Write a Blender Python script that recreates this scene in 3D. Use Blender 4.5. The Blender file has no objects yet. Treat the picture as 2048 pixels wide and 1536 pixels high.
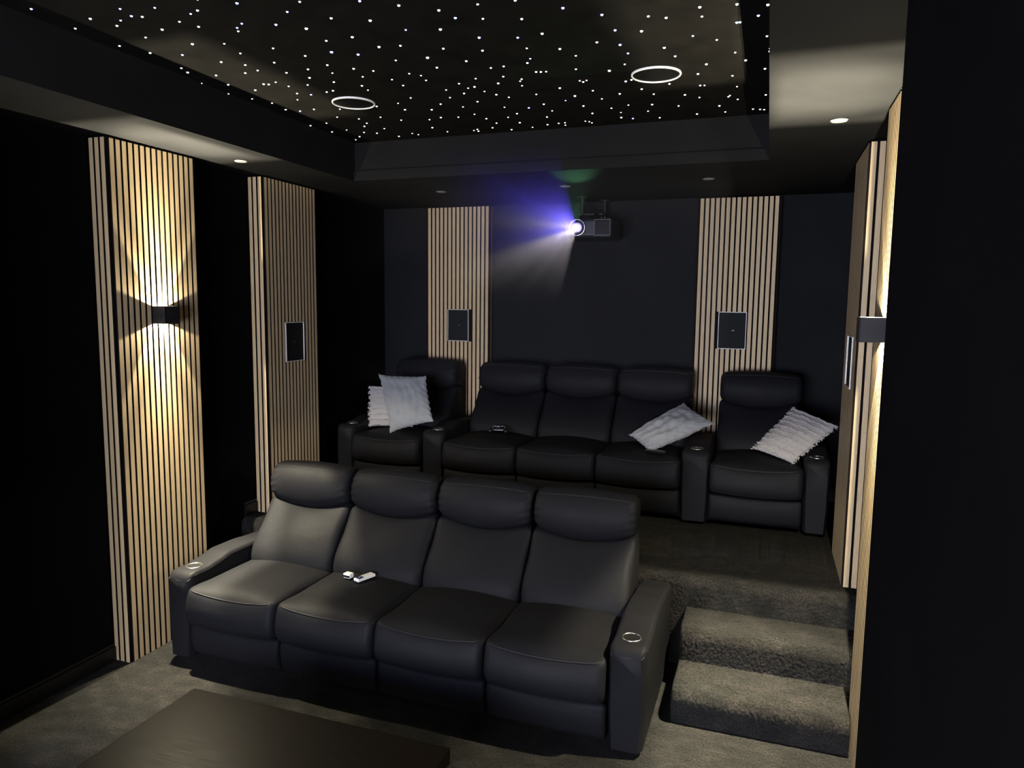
import bpy, bmesh, math, random
from mathutils import Vector, Matrix
S = bpy.context.scene
C = S.collection
random.seed(7)

# ---------------------------------------------------------------- camera
cam_d = bpy.data.cameras.new('camera'); cam = bpy.data.objects.new('camera', cam_d); C.objects.link(cam)
RX = Vector((0.9429084085, 0.3328594428, 0.0113280373))
UP = Vector((-0.0478880177, 0.1018385918, 0.9936476433))
FW = Vector((-0.3295913696, 0.9374611952, -0.1119644433))
m3 = Matrix((RX, UP, -FW)).transposed()
cam.matrix_world = Matrix.Translation((3.31122, -2.98859, 2.05779)) @ m3.to_4x4()
cam_d.sensor_width = 36; cam_d.lens = 1446.759 / 2048 * 36; cam_d.clip_start = 0.05; cam_d.clip_end = 60
S.camera = cam
# ---------------------------------------------------------------- world and view
w = bpy.data.worlds.new('world'); S.world = w; w.use_nodes = True
w.node_tree.nodes['Background'].inputs[0].default_value = (0, 0, 0, 1)
w.node_tree.nodes['Background'].inputs[1].default_value = 0
S.view_settings.view_transform = 'Standard'; S.view_settings.look = 'None'
S.view_settings.exposure = 0.0; S.view_settings.gamma = 1.0; S.view_settings.use_curve_mapping = False
S.cycles.sample_clamp_indirect = 3.0
S.cycles.max_bounces = 6; S.cycles.diffuse_bounces = 3; S.cycles.glossy_bounces = 3; S.cycles.volume_bounces = 0
S.cycles.caustics_reflective = False; S.cycles.caustics_refractive = False
# ---------------------------------------------------------------- light levels of the room's lights and the added sconce spots
SCREEN_L = 33.0          # projection screen on the front wall
SCONCE_NARROW = 330.0
SCONCE_FAR_FILL = 950.0  # extra spots added in each sconce to lift the distant slats
SCONCE_WIDE = 68.0
BEAM_W = 1000.0           # projector beam
STRAY_W = 15.0
WARM = (1.0, 0.905, 0.66)

# ---------------------------------------------------------------- helpers
def mat(name, color=(.5, .5, .5), rough=.6, metal=0.0, spec=0.5, emit=None, strength=0.0, nolight=False):
    m = bpy.data.materials.new(name); m.use_nodes = True
    b = m.node_tree.nodes['Principled BSDF']
    b.inputs['Base Color'].default_value = (*color, 1); b.inputs['Roughness'].default_value = rough
    b.inputs['Metallic'].default_value = metal; b.inputs['Specular IOR Level'].default_value = spec
    if emit:
        b.inputs['Emission Color'].default_value = (*emit, 1); b.inputs['Emission Strength'].default_value = strength
        if nolight: m.cycles.emission_sampling = 'NONE'
    return m
def N(m, t, **kw):
    n = m.node_tree.nodes.new(t)
    for k, v in kw.items(): setattr(n, k, v)
    return n
def L(m, a, b): m.node_tree.links.new(a, b)
def noise(m, scale, detail=3, vec=None, sc=(1, 1, 1), rough=.5):
    n = N(m, 'ShaderNodeTexNoise'); n.inputs['Scale'].default_value = scale; n.inputs['Detail'].default_value = detail
    n.inputs['Roughness'].default_value = rough
    if vec is None:
        tc = N(m, 'ShaderNodeTexCoord'); vec = tc.outputs['Object']
    mp = N(m, 'ShaderNodeMapping'); mp.inputs['Scale'].default_value = sc
    L(m, vec, mp.inputs['Vector']); L(m, mp.outputs['Vector'], n.inputs['Vector'])
    return n
def ramp(m, fac, stops):
    r = N(m, 'ShaderNodeValToRGB'); L(m, fac, r.inputs['Fac'])
    e = r.color_ramp.elements
    while len(e) < len(stops): e.new(.5)
    for i, (p, c) in enumerate(stops): e[i].position = p; e[i].color = (*c, 1)
    return r
def bump(m, h, strength=.3, dist=.01, prev=None):
    b = N(m, 'ShaderNodeBump'); b.inputs['Strength'].default_value = strength; b.inputs['Distance'].default_value = dist
    L(m, h, b.inputs['Height'])
    if prev: L(m, prev.outputs['Normal'], b.inputs['Normal'])
    return b
def bsdf(m): return m.node_tree.nodes['Principled BSDF']

def mk(name, verts, faces, m, parent=None, smooth=False, auto=None):
    me = bpy.data.meshes.new(name); me.from_pydata([tuple(v) for v in verts], [], faces); me.update()
    bm = bmesh.new(); bm.from_mesh(me); bmesh.ops.recalc_face_normals(bm, faces=bm.faces)
    for f in bm.faces: f.smooth = smooth
    bm.to_mesh(me); bm.free()
    if auto is not None:
        try: me.set_sharp_from_angle(angle=math.radians(auto))
        except Exception: pass
    me.materials.append(m)
    o = bpy.data.objects.new(name, me); C.objects.link(o)
    if parent: o.parent = parent
    return o
class MB:
    def __init__(s): s.v = []; s.f = []
    def add(s, v, f):
        n = len(s.v); s.v += [tuple(p) for p in v]; s.f += [tuple(i + n for i in q) for q in f]; return s
    def box(s, x0, x1, y0, y1, z0, z1):
        v = [(x, y, z) for x in (x0, x1) for y in (y0, y1) for z in (z0, z1)]
        return s.add(v, [(0, 1, 3, 2), (4, 6, 7, 5), (0, 4, 5, 1), (2, 3, 7, 6), (0, 2, 6, 4), (1, 5, 7, 3)])
    def cyl(s, c, r, h, axis=2, n=32, r2=None, cap=True):
        r2 = r if r2 is None else r2; v = []
        for k, (rr, t) in enumerate(((r, 0), (r2, h))):
            for i in range(n):
                a = 2 * math.pi * i / n; p = [rr * math.cos(a), rr * math.sin(a)]; p.insert(axis, t)
                v.append((c[0] + p[0], c[1] + p[1], c[2] + p[2]))
        f = [(i, (i + 1) % n, n + (i + 1) % n, n + i) for i in range(n)]
        if cap: f += [tuple(range(n)), tuple(range(n, 2 * n))]
        return s.add(v, f)
    def torus(s, c, R, r, axis=2, n=64, k=10, sq=1.0):
        v = []
        for i in range(n):
            a = 2 * math.pi * i / n
            for j in range(k):
                b = 2 * math.pi * j / k; rr = R + r * math.cos(b); p = [rr * math.cos(a), rr * math.sin(a)]; p.insert(axis, r * math.sin(b) * sq)
                v.append((c[0] + p[0], c[1] + p[1], c[2] + p[2]))
        f = [(i * k + j, ((i + 1) % n) * k + j, ((i + 1) % n) * k + (j + 1) % k, i * k + (j + 1) % k) for i in range(n) for j in range(k)]
        return s.add(v, f)
    def tube(s, pts, r, k=8):
        v = []; pts = [Vector(p) for p in pts]
        for i, p in enumerate(pts):
            d = (pts[min(i + 1, len(pts) - 1)] - pts[max(i - 1, 0)]).normalized()
            u = d.orthogonal().normalized() if abs(d.z) > .9 else d.cross(Vector((0, 0, 1))).normalized()
            wv = d.cross(u)
            for j in range(k):
                a = 2 * math.pi * j / k; v.append(p + u * math.cos(a) * r + wv * math.sin(a) * r)
        f = [(i * k + j, i * k + (j + 1) % k, (i + 1) * k + (j + 1) % k, (i + 1) * k + j) for i in range(len(pts) - 1) for j in range(k)]
        f += [tuple(range(k)), tuple(range((len(pts) - 1) * k, len(pts) * k))]
        return s.add(v, f)
    def build(s, name, m, parent=None, smooth=False, auto=None, bevel=0.0, seg=2):
        o = mk(name, s.v, s.f, m, parent, smooth, auto)
        if bevel:
            b = o.modifiers.new('bevel', 'BEVEL'); b.width = bevel; b.segments = seg; b.limit_method = 'ANGLE'; b.angle_limit = math.radians(40)
        return o
def thing(name, label, cat, loc=(0, 0, 0), group=None):
    o = bpy.data.objects.new(name, None); C.objects.link(o); o.location = loc; o.empty_display_size = .1
    o['label'] = label; o['category'] = cat
    if group: o['group'] = group
    return o
def tag(o, label, cat, group=None):
    o['label'] = label; o['category'] = cat
    if group: o['group'] = group
    return o
def struct(o): o['kind'] = 'structure'; return o
def crom(ctrl, n=6):
    """closed Catmull-Rom through the control points"""
    out = []; k = len(ctrl)
    for i in range(k):
        p0, p1, p2, p3 = (ctrl[(i + j - 1) % k] for j in range(4))
        for q in range(n):
            t = q / n
            out.append(tuple(.5 * ((2 * b) + (-a + c) * t + (2 * a - 5 * b + 4 * c - d) * t * t + (-a + 3 * b - 3 * c + d) * t ** 3) for a, b, c, d in zip(p0, p1, p2, p3)))
    return out
def loft(w, prof, r=.045, nx=18, nr=6, n=6, wob=None):
    """pillow: profile prof(u) in (y,z) swept over x, both ends rounded in by r"""
    xs = []
    for i in range(nr): a = math.pi / 2 * i / nr; xs.append((-w / 2 + r * (1 - math.cos(a)) * 1.0, r * (1 - math.sin(a))))
    for i in range(nx + 1): xs.append((-w / 2 + r + (w - 2 * r) * i / nx, 0))
    for i in range(nr - 1, -1, -1): a = math.pi / 2 * i / nr; xs.append((w / 2 - r * (1 - math.cos(a)), r * (1 - math.sin(a))))
    v = []; f = []; k = None
    for x, d in xs:
        u = 2 * x / w; P = crom(prof(u), n); k = len(P)
        cy = sum(p[0] for p in P) / k; cz = sum(p[1] for p in P) / k
        for (y, z) in P:
            L_ = math.hypot(y - cy, z - cz) or 1; q = min(d, L_ * .8) / L_
            y2 = y + (cy - y) * q; z2 = z + (cz - z) * q
            if wob: dx, dy, dz = wob(x, y2, z2, u); v.append((x + dx, y2 + dy, z2 + dz))
            else: v.append((x, y2, z2))
    for i in range(len(xs) - 1):
        for j in range(k): f.append((i * k + j, i * k + (j + 1) % k, (i + 1) * k + (j + 1) % k, (i + 1) * k + j))
    f.append(tuple(range(k))); f.append(tuple(range((len(xs) - 1) * k, len(xs) * k)))
    return v, f
def mix(a, b, t): return tuple(p + (q - p) * t for p, q in zip(a, b))

# ---------------------------------------------------------------- materials
def paint(name, col, rough=.55, spec=.3):
    m = mat(name, col, rough, spec=spec); n1 = noise(m, 3, 4); n2 = noise(m, 220, 2)
    r = ramp(m, n1.outputs['Fac'], [(0.3, tuple(c * .85 for c in col)), (0.7, tuple(c * 1.12 for c in col))])
    L(m, r.outputs['Color'], bsdf(m).inputs['Base Color']); L(m, bump(m, n2.outputs['Fac'], .12, .002).outputs['Normal'], bsdf(m).inputs['Normal'])
    return m
M = {}
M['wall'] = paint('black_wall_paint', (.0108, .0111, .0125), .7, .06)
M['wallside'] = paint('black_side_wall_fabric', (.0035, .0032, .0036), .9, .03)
M['soffit'] = paint('black_soffit_paint', (.0108, .0108, .0112), .8, .02)
def ceiling_mat():
    m = mat('star_ceiling_fabric', (.010, .0095, .009), .95, spec=.02)
    n1 = noise(m, 9, 5); n2 = noise(m, 160, 3, sc=(1, 1, 1))
    r = ramp(m, n1.outputs['Fac'], [(.25, (.0044, .0042, .0038)), (.75, (.0082, .0078, .0072))])
    mx = N(m, 'ShaderNodeMix', data_type='RGBA', blend_type='MULTIPLY'); mx.inputs[0].default_value = .7
    r2 = ramp(m, n2.outputs['Fac'], [(.3, (.6, .6, .6)), (.7, (1.25, 1.25, 1.25))])
    L(m, r.outputs['Color'], mx.inputs[6]); L(m, r2.outputs['Color'], mx.inputs[7]); L(m, mx.outputs[2], bsdf(m).inputs['Base Color'])
    L(m, bump(m, n2.outputs['Fac'], .5, .003).outputs['Normal'], bsdf(m).inputs['Normal'])
    return m
M['ceiling'] = ceiling_mat()
def wood_mat():
    m = mat('oak_slat_veneer', (.45, .33, .22), .5, spec=.25)
    tc = N(m, 'ShaderNodeTexCoord')
    slat = noise(m, 9.3, 1, tc.outputs['Object'], (2.3, 2.3, .02))       # slat to slat
    grain = noise(m, 60, 5, tc.outputs['Object'], (6, 6, .22), .6)
    r = ramp(m, slat.outputs['Fac'], [(.3, (.55, .410, .232)), (.5, (.64, .485, .285)), (.7, (.60, .460, .280))])
    r2 = ramp(m, grain.outputs['Fac'], [(.3, (.80, .78, .76)), (.65, (1.06, 1.05, 1.04))])
    mx = N(m, 'ShaderNodeMix', data_type='RGBA', blend_type='MULTIPLY'); mx.inputs[0].default_value = 1
    L(m, r.outputs['Color'], mx.inputs[6]); L(m, r2.outputs['Color'], mx.inputs[7]); L(m, mx.outputs[2], bsdf(m).inputs['Base Color'])
    L(m, bump(m, grain.outputs['Fac'], .15, .001).outputs['Normal'], bsdf(m).inputs['Normal'])
    return m
M['wood'] = wood_mat()
M['mdf'] = mat('black_slat_core', (.010, .008, .007), .8, spec=.05)
M['felt'] = mat('black_acoustic_felt', (.006, .005, .005), .95, spec=.05)
def carpet_mat(name, k=0.43):
    m = mat(name, (.04, .038, .034), .95, spec=.05)
    tc = N(m, 'ShaderNodeTexCoord'); v = tc.outputs['Object']
    big = noise(m, 2.6, 4, v); mid = noise(m, 7.5, 4, v, (1, 1.7, 1), .6); fine = noise(m, 105, 4, v, rough=.75); tuft = noise(m, 60, 3, v, rough=.6)
    r1 = ramp(m, mid.outputs['Fac'], [(.36, (.028 * k, .027 * k, .0235 * k)), (.52, (.041 * k, .040 * k, .035 * k)), (.64, (.062 * k, .056 * k, .050 * k))])
    r2 = ramp(m, fine.outputs['Fac'], [(.36, (.28, .28, .28)), (.64, (1.75, 1.75, 1.75))])
    r3 = ramp(m, big.outputs['Fac'], [(.35, (.9, .92, .9)), (.65, (1.12, 1.05, 1.05))])
    a = N(m, 'ShaderNodeMix', data_type='RGBA', blend_type='MULTIPLY'); a.inputs[0].default_value = 1
    b = N(m, 'ShaderNodeMix', data_type='RGBA', blend_type='MULTIPLY'); b.inputs[0].default_value = 1
    L(m, r1.outputs['Color'], a.inputs[6]); L(m, r2.outputs['Color'], a.inputs[7]); L(m, a.outputs[2], b.inputs[6]); L(m, r3.outputs['Color'], b.inputs[7])
    L(m, b.outputs[2], bsdf(m).inputs['Base Color'])
    b1 = bump(m, tuft.outputs['Fac'], .8, .014); b2 = bump(m, fine.outputs['Fac'], 1.0, .012, b1)
    L(m, b2.outputs['Normal'], bsdf(m).inputs['Normal'])
    bsdf(m).inputs['Sheen Weight'].default_value = .05
    return m
M['carpet'] = carpet_mat('grey_pile_carpet')
def leather_mat():
    m = mat('black_leather', (.0098, .0098, .0114), .58, spec=.10)
    v = N(m, 'ShaderNodeTexVoronoi'); v.inputs['Scale'].default_value = 420; tc = N(m, 'ShaderNodeTexCoord'); L(m, tc.outputs['Object'], v.inputs['Vector'])
    n = noise(m, 14, 3); n2 = noise(m, 4, 2)
    b1 = bump(m, n.outputs['Fac'], .12, .02); b2 = bump(m, v.outputs['Distance'], .12, .0015, b1)
    L(m, b2.outputs['Normal'], bsdf(m).inputs['Normal'])
    r = ramp(m, n2.outputs['Fac'], [(.3, (.56, .56, .56)), (.7, (.66, .66, .66))]); L(m, r.outputs['Color'], bsdf(m).inputs['Roughness'])
    return m
M['leather'] = leather_mat()
M['piping'] = mat('leather_piping', (.014, .014, .015), .5, spec=.3)
M['chrome'] = mat('brushed_steel', (.75, .75, .74), .28, metal=1)
M['cup'] = mat('cup_shade_black', (.008, .008, .008), .4, spec=.4)
M['blackmetal'] = mat('black_powdercoat', (.010, .010, .012), .5, spec=.25)
M['innerwhite'] = mat('sconce_inner_reflector', (.55, .55, .52), .35, spec=.5)
M['bulb'] = mat('sconce_led', (.9, .9, .9), .4, emit=(1, .88, .62), strength=30, nolight=True)
M['frame'] = mat('white_speaker_frame', (.72, .70, .67), .4)
M['grille'] = mat('black_speaker_grille', (.010, .0105, .0115), .6, spec=.1)
M['badge'] = mat('dark_grey_badge', (.045, .045, .048), .4)
M['ring'] = mat('white_ceiling_ring', (.80, .80, .78), .4)
M['lensglass'] = mat('downlight_diffuser', (.20, .20, .19), .5)
M['ceilgrille'] = mat('ceiling_speaker_mesh', (.004, .004, .004), .8, spec=.05)
def fabric(name, col, sc=260):
    m = mat(name, col, .9, spec=.15); n = noise(m, sc, 2); n2 = noise(m, 9, 4, sc=(1, 1, 1))
    b1 = bump(m, n2.outputs['Fac'], .7, .035); b = bump(m, n.outputs['Fac'], .3, .002, b1); L(m, b.outputs['Normal'], bsdf(m).inputs['Normal'])
    bsdf(m).inputs['Sheen Weight'].default_value = .2
    return m
M['velvet'] = fabric('pale_grey_velvet', (.268, .275, .284))
M['boucle'] = fabric('cream_woven_cotton', (.40, .372, .356), 320)
M['fringe'] = fabric('cream_fringe', (.50, .47, .445), 500)
M['table'] = None
def table_mat():
    m = mat('dark_walnut_tabletop', (.035, .024, .015), .42, spec=.10); n = noise(m, 30, 5, sc=(.25, 6, 1), rough=.6)
    r = ramp(m, n.outputs['Fac'], [(.3, (.0065, .0045, .0030)), (.7, (.0105, .0072, .0046))]); L(m, r.outputs['Color'], bsdf(m).inputs['Base Color'])
    r2 = ramp(m, n.outputs['Fac'], [(.3, (.36, .36, .36)), (.7, (.46, .46, .46))]); L(m, r2.outputs['Color'], bsdf(m).inputs['Roughness'])
    return m
M['table'] = table_mat()
M['white'] = mat('white_gloss_plastic', (.82, .82, .80), .3)
M['navy'] = mat('navy_label', (.01, .015, .09), .3)
M['blackgloss'] = mat('black_gloss_plastic', (.01, .01, .012), .12, spec=.6)
M['silver'] = mat('silver_metal', (.55, .55, .57), .25, metal=1)
M['projector'] = mat('dark_grey_projector_shell', (.020, .020, .024), .4, spec=.3)
M['base'] = mat('black_gloss_skirting', (.006, .006, .0065), .3, spec=.3)
M['ventframe'] = mat('grey_vent_frame', (.05, .05, .058), .4)

# ================================================================ the room
H, H2 = 2.909, 3.176
XL, XR, YB, YF = -.125, 3.904, 3.12, -5.6
PZ, PY = .529, 1.060
TX0, TX1, TY1, TY0 = .467, 3.272, 1.636, -4.2
struct(MB().box(XL - .1, XR + .1, YF - .1, YB + .1, -.1, 0).build('floor', M['carpet']))
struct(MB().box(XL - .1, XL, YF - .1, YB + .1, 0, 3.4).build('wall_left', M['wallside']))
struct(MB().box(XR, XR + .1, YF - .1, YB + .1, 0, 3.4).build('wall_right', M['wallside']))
struct(MB().box(XL, XR, YB, YB + .1, 0, 3.4).build('wall_back', M['wall']))
struct(MB().box(XL, XR, YF - .1, YF, 0, 3.4).build('wall_front', M['wall']))
# wall end beside the camera that hides the near part of the right wall
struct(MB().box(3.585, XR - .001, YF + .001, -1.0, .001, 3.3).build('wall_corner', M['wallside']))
# unseen wall stub, added to keep screen light off the left wall and pillars
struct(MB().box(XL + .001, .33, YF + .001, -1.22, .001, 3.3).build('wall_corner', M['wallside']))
# ceiling: the star panel inside the tray
struct(MB().box(TX0 - .05, TX1 + .05, TY0 - .05, TY1 + .05, H2, H2 + .05).build('ceiling', M['ceiling']))
lip = .02
sf = MB()
sf.box(XL, TX0, YF, YB, H, 3.38); sf.box(TX1, XR, YF, YB, H, 3.38)
sf.box(TX0, TX1, TY1 + lip, YB, H, 3.38); sf.box(TX0, TX1, YF, TY0, H, 3.38)
struct(sf.build('ceiling_soffit', M['soffit']))
tr = MB()
z1 = H + .067
tr.box(TX0 + .001, TX1 - .001, TY1, TY1 + lip, H, z1)
struct(tr.build('trim_1', M['soffit']))
# seating platform with rounded carpeted nose, and two carpeted steps
def nosed(name, x0, x1, y0, y1, z0, z1, r=.055, left_round=0.0, under=.022, cell=.0065):
    """carpeted block: front top edge rolled over, riser tucked a little under the nose; the pile is modelled as small tufts"""
    rnd = random.Random(int(z1 * 1000))
    key = [(y1, z1), (min(y1, y0 + r + .34), z1), (y0 + r, z1)]
    for i in range(1, 13):
        a = math.pi / 2 + math.pi / 2 * i / 12; key.append((y0 + r + r * math.cos(a), z1 - r + r * math.sin(a)))
    key += [(y0 + under * .08, z1 - r - .020), (y0 + under, z0)]
    prof = [key[0]]
    for k in range(1, len(key)):
        a, b = key[k - 1], key[k]; d = math.dist(a, b); n = 1 if k == 1 else max(1, round(d / cell))
        prof += [(a[0] + (b[0] - a[0]) * t / n, a[1] + (b[1] - a[1]) * t / n) for t in range(1, n + 1)]
    nx = max(2, round((x1 - x0) / cell)); xs = [x0 + (x1 - x0) * i / nx for i in range(nx + 1)]
    k = len(prof); v = []; nr_ = []
    for j in range(k):
        a, b = prof[max(0, j - 1)], prof[min(k - 1, j + 1)]; d = math.dist(a, b) or 1; nr_.append((-(b[1] - a[1]) / d * -1, (b[0] - a[0]) / d * -1))
    for i, x in enumerate(xs):
        d = 0.0
        if left_round and x - x0 < left_round: q = 1 - (x - x0) / left_round; d = left_round * (1 - math.sqrt(max(0, 1 - q * q)))
        for j, (y, z) in enumerate(prof):
            t = 0 if j < 2 or j == k - 1 or i in (0, nx) else rnd.gauss(0, .0019)
            dy = d if y < y1 - .01 else 0; dz = d * .6 if z > z0 + .03 else 0
            v.append((x, min(y + dy - abs(nr_[j][0]) * t, y1), z - dz + abs(nr_[j][1]) * t))
    f = [(i * k + j, (i + 1) * k + j, (i + 1) * k + j + 1, i * k + j + 1) for i in range(nx) for j in range(k - 1)]
    nv = len(v)
    for i in range(nx + 1): v.append((xs[i], y1, z0))
    f += [(i * k, nv + i, nv + i + 1, (i + 1) * k) for i in range(nx)] + [(i * k + k - 1, (i + 1) * k + k - 1, nv + i + 1, nv + i) for i in range(nx)]
    f += [tuple(range(k)) + (nv,), tuple(nx * k + j for j in range(k)) + (nv + nx,)]
    return mk(name, v, f, M['carpet'], None, True, None)
struct(nosed('floor_platform', XL + .001, XR - .001, PY, YB - .001, 0, PZ))
struct(nosed('stair_step', 2.945, 3.752, .446, .80, 0, PZ / 3, left_round=.03))
struct(nosed('stair_step', 2.945, XR - .001, .768, PY + .030, 0, PZ * 2 / 3, left_round=.03))
# skirting
def skirting(name, x0, x1, y0, y1, z0, face):
    b = MB(); h = .085
    t = .022
    if face == 'x+': b.box(x0, x0 + t, y0, y1, z0, z0 + h); b.box(x0, x0 + t * .55, y0, y1, z0 + h, z0 + h + .018)
    if face == 'y-': b.box(x0, x1, y0 - t, y0, z0, z0 + h); b.box(x0, x1, y0 - t * .55, y0, z0 + h, z0 + h + .018)
    if face == 'x-': b.box(x0 - t, x0, y0, y1, z0, z0 + h); b.box(x0 - t * .55, x0, y0, y1, z0 + h, z0 + h + .018)
    return struct(b.build(name, M['base'], bevel=.003))
skirting('baseboard_left', XL, 0, YF, -.03, 0, 'x+')
skirting('baseboard_left', XL, 0, .605, PY, 0, 'x+')
skirting('baseboard_left', XL, 0, PY + .03, 1.215, PZ, 'x+')
skirting('baseboard_back', XL, XR, YB, YB, PZ, 'y-')
skirting('baseboard_right', XR, 0, 1.835, YB - .03, PZ, 'x-')

# ================================================================ slatted pillars
def pillar(label, face, a, z0, cut=None):
    """face: 'L' left wall (faces +x, starts y=a), 'R' right wall, 'B' back wall (faces -y, starts x=a)"""
    wd = 14 * .04 + .027; t = thing('slatted_pillar', label, 'wall panel', group='oak slatted wall pillars')
    ztop = H - .006; e = .0093; g = .0233; core = MB(); sl = MB(); sd = MB()
    def put(mb, u0, u1, d0, d1, za, zb):
        # u along the face, d outward distance from slat face plane (negative = into the wall)
        if face == 'L': mb.box(d0, d1, a + u0, a + u1, za, zb)
        elif face == 'R': mb.box(3.758 - d1, 3.758 - d0, a + u0, a + u1, za, zb)
        else: mb.box(a + u0, a + u1, 3.050 - d1, 3.050 - d0, za, zb)
    depth = {'L': -XL - .001, 'R': XR - 3.758 - .001, 'B': YB - 3.050 - .001}[face]
    put(core, -.0115, wd + .0115, -depth, -.010, z0 + .001, ztop)
    for i in range(15):
        u = i * .04
        if cut and u + .027 > cut[0] and u < cut[1]:
            put(sl, u, u + .027, -.010, 0, z0 + .002, cut[2]); put(sl, u, u + .027, -.010, 0, cut[3], ztop - .008)
        else: put(sl, u, u + .027, -.010, 0, z0 + .002, ztop - .008)
    nside = 3 if depth > .11 else 1
    for k in range(nside):
        d1 = -e - .040 * k; d0 = max(d1 - .027, -depth + .002)
        put(sd, -.0233, -.0115, d0, d1, z0 + .002, ztop - .008); put(sd, wd + .0115, wd + .0233, d0, d1, z0 + .002, ztop - .008)
    core.build('backing', M['felt'], t)
    ax = {'L': 0, 'R': 0, 'B': 1}[face]; sg = {'L': 1, 'R': -1, 'B': -1}[face]
    for mb, nm, axis, sign in ((sl, 'front_slats', ax, sg), (sd, 'side_slats', 1 - ax, 0)):
        o = mb.build(nm, M['wood'], t); o.data.materials.append(M['mdf'])
        for p in o.data.polygons:      # oak veneer on the outer face, black core on the edges
            ok = abs(p.normal[axis]) > .9 and (sign == 0 or p.normal[axis] * sign > 0)
            p.material_index = 0 if ok else 1
    return t
pillar('oak slatted pillar on left wall with an up and down light glowing on it', 'L', 0.0, 0)
pillar('oak slatted pillar on left wall holding a black speaker, behind the front sofa', 'L', 1.246, PZ, (1.440 - 1.246, 1.664 - 1.246, 1.604, 1.897))
pillar('oak slatted pillar on right wall beside the steps, behind a lit wall lamp', 'R', -.011, 0)
pillar('oak slatted pillar on right wall holding a speaker, standing on the raised platform', 'R', 1.2376, PZ, (1.402 - 1.2376, 1.663 - 1.2376, 1.597, 1.892))
pillar('oak slatted pillar on back wall left of the projector', 'B', .366, PZ, (.560 - .366, .768 - .366, 1.703, 1.992))
pillar('oak slatted pillar on back wall right of the projector', 'B', 2.761, PZ, (2.934 - 2.761, 3.152 - 2.761, 1.706, 2.004))

def speaker(label, face, u0, u1, z0, z1):
    t = thing('wall_speaker', label, 'speaker', group='speakers set into the slatted pillars')
    fr = MB(); gr = MB(); bd = MB(); b = .006
    def put(mb, ua, ub, d0, d1, za, zb):
        if face == 'L': mb.box(d0, d1, ua, ub, za, zb)
        elif face == 'R': mb.box(3.758 - d1, 3.758 - d0, ua, ub, za, zb)
        else: mb.box(ua, ub, 3.050 - d1, 3.050 - d0, za, zb)
    e = .0015
    u0 -= 0; 
    put(fr, u0 + e, u0 + b, -.009, .005, z0 + e, z1 - e); put(fr, u1 - b, u1 - e, -.009, .005, z0 + e, z1 - e)
    put(fr, u0 + b, u1 - b, -.009, .005, z0 + e, z0 + b); put(fr, u0 + b, u1 - b, -.009, .005, z1 - b, z1 - e)
    put(gr, u0 + b, u1 - b, -.009, -.003, z0 + b, z1 - b)
    um = (u0 + u1) / 2 + (.008 if face == 'B' else 0); zm = (z0 + z1) / 2
    put(bd, um - .010, um + .010, -.003, -.001, zm - .004, zm + .004)
    fr.build('frame', M['frame'], t); gr.build('grille', M['grille'], t); bd.build('badge', M['badge'], t)
speaker('white framed black speaker in the left wall pillar behind the front sofa', 'L', 1.440, 1.664, 1.604, 1.897)
speaker('white framed black speaker seen edge-on in the right wall pillar', 'R', 1.402, 1.663, 1.597, 1.892)
speaker('white framed black speaker in back wall pillar left of the projector', 'B', .560, .768, 1.703, 1.992)
speaker('white framed black speaker in back wall pillar right of the projector', 'B', 2.934, 3.152, 1.706, 2.004)

# ================================================================ wall sconces (open top and bottom)
def sconce(label, x, sgn):
    y0, y1, za, zb, d = .236, .346, 1.914, 2.015, .098 if sgn < 0 else .088
    t = thing('wall_sconce', label, 'wall light', (x, .291, 1.965), group='up and down wall lights')
    X = lambda v: sgn * v
    b = MB(); th = .004
    def bx(mb, xa, xb, ya, yb, z0, z1):
        a_, b_ = sorted((X(xa), X(xb))); mb.box(a_, b_, ya - .291, yb - .291, z0 - 1.965, z1 - 1.965)
    bx(b, d - th, d, y0, y1, za, zb); bx(b, .0005, d - th, y0, y0 + th, za, zb); bx(b, .0005, d - th, y1 - th, y1, za, zb)
    bx(b, .0005, .004, y0 + th, y1 - th, za + .03, zb - .03)
    b.build('housing', M['blackmetal'], t, bevel=.0008, seg=1)
    for q in ((d - th - .001, d - th, y0 + th, y1 - th, zb - .022, zb - .001), (.005, d - th - .0012, y1 - th - .001, y1 - th - .0002, zb - .016, zb - .001), (d - th - .001, d - th, y0 + th, y1 - th, za + .001, za + .022)):
        inn = MB(); bx(inn, *q); inn.build('reflector', M['innerwhite'], t)
    led = MB(); bx(led, .012, .022, .284, .298, 1.962, 1.968); led.build('led_chip', M['bulb'], t)
    # (height, direction, power, size, cone, blend, distance from wall, tilt away from the wall)
    for z, dz, p, sz, ang, bl, lx, tl in ((1.921, 1, SCONCE_NARROW, .005, 120, .02, .014, 0), (2.008, -1, SCONCE_NARROW, .005, 120, .02, .014, 0),
                                          (1.996, 1, SCONCE_WIDE, .003, 178, .02, .009, 0), (1.933, -1, SCONCE_WIDE, .003, 178, .02, .009, 0),
                                          (1.925, 1, SCONCE_FAR_FILL, .005, 56, 1, .055, 15), (2.004, -1, SCONCE_FAR_FILL * .92, .005, 56, 1, .055, 15)):  # this pair is added, brightening slats and soffit away from the box
        l = bpy.data.lights.new('sconce_light', 'SPOT'); l.energy = p; l.color = WARM; l.shadow_soft_size = sz; l.spot_size = math.radians(ang); l.spot_blend = bl
        o = bpy.data.objects.new('sconce_light', l); C.objects.link(o); o.parent = t; o.location = (X(lx), 0, z - 1.965)
        o.rotation_euler = Vector((sgn * math.sin(math.radians(tl)), 0, dz * math.cos(math.radians(tl)))).to_track_quat('-Z', 'Y').to_euler()
sconce('black box wall light glowing up and down on the left pillar', 0.0, 1)
sconce('black box wall light glowing up and down on the right wall pillar', 3.758, -1)

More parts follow.
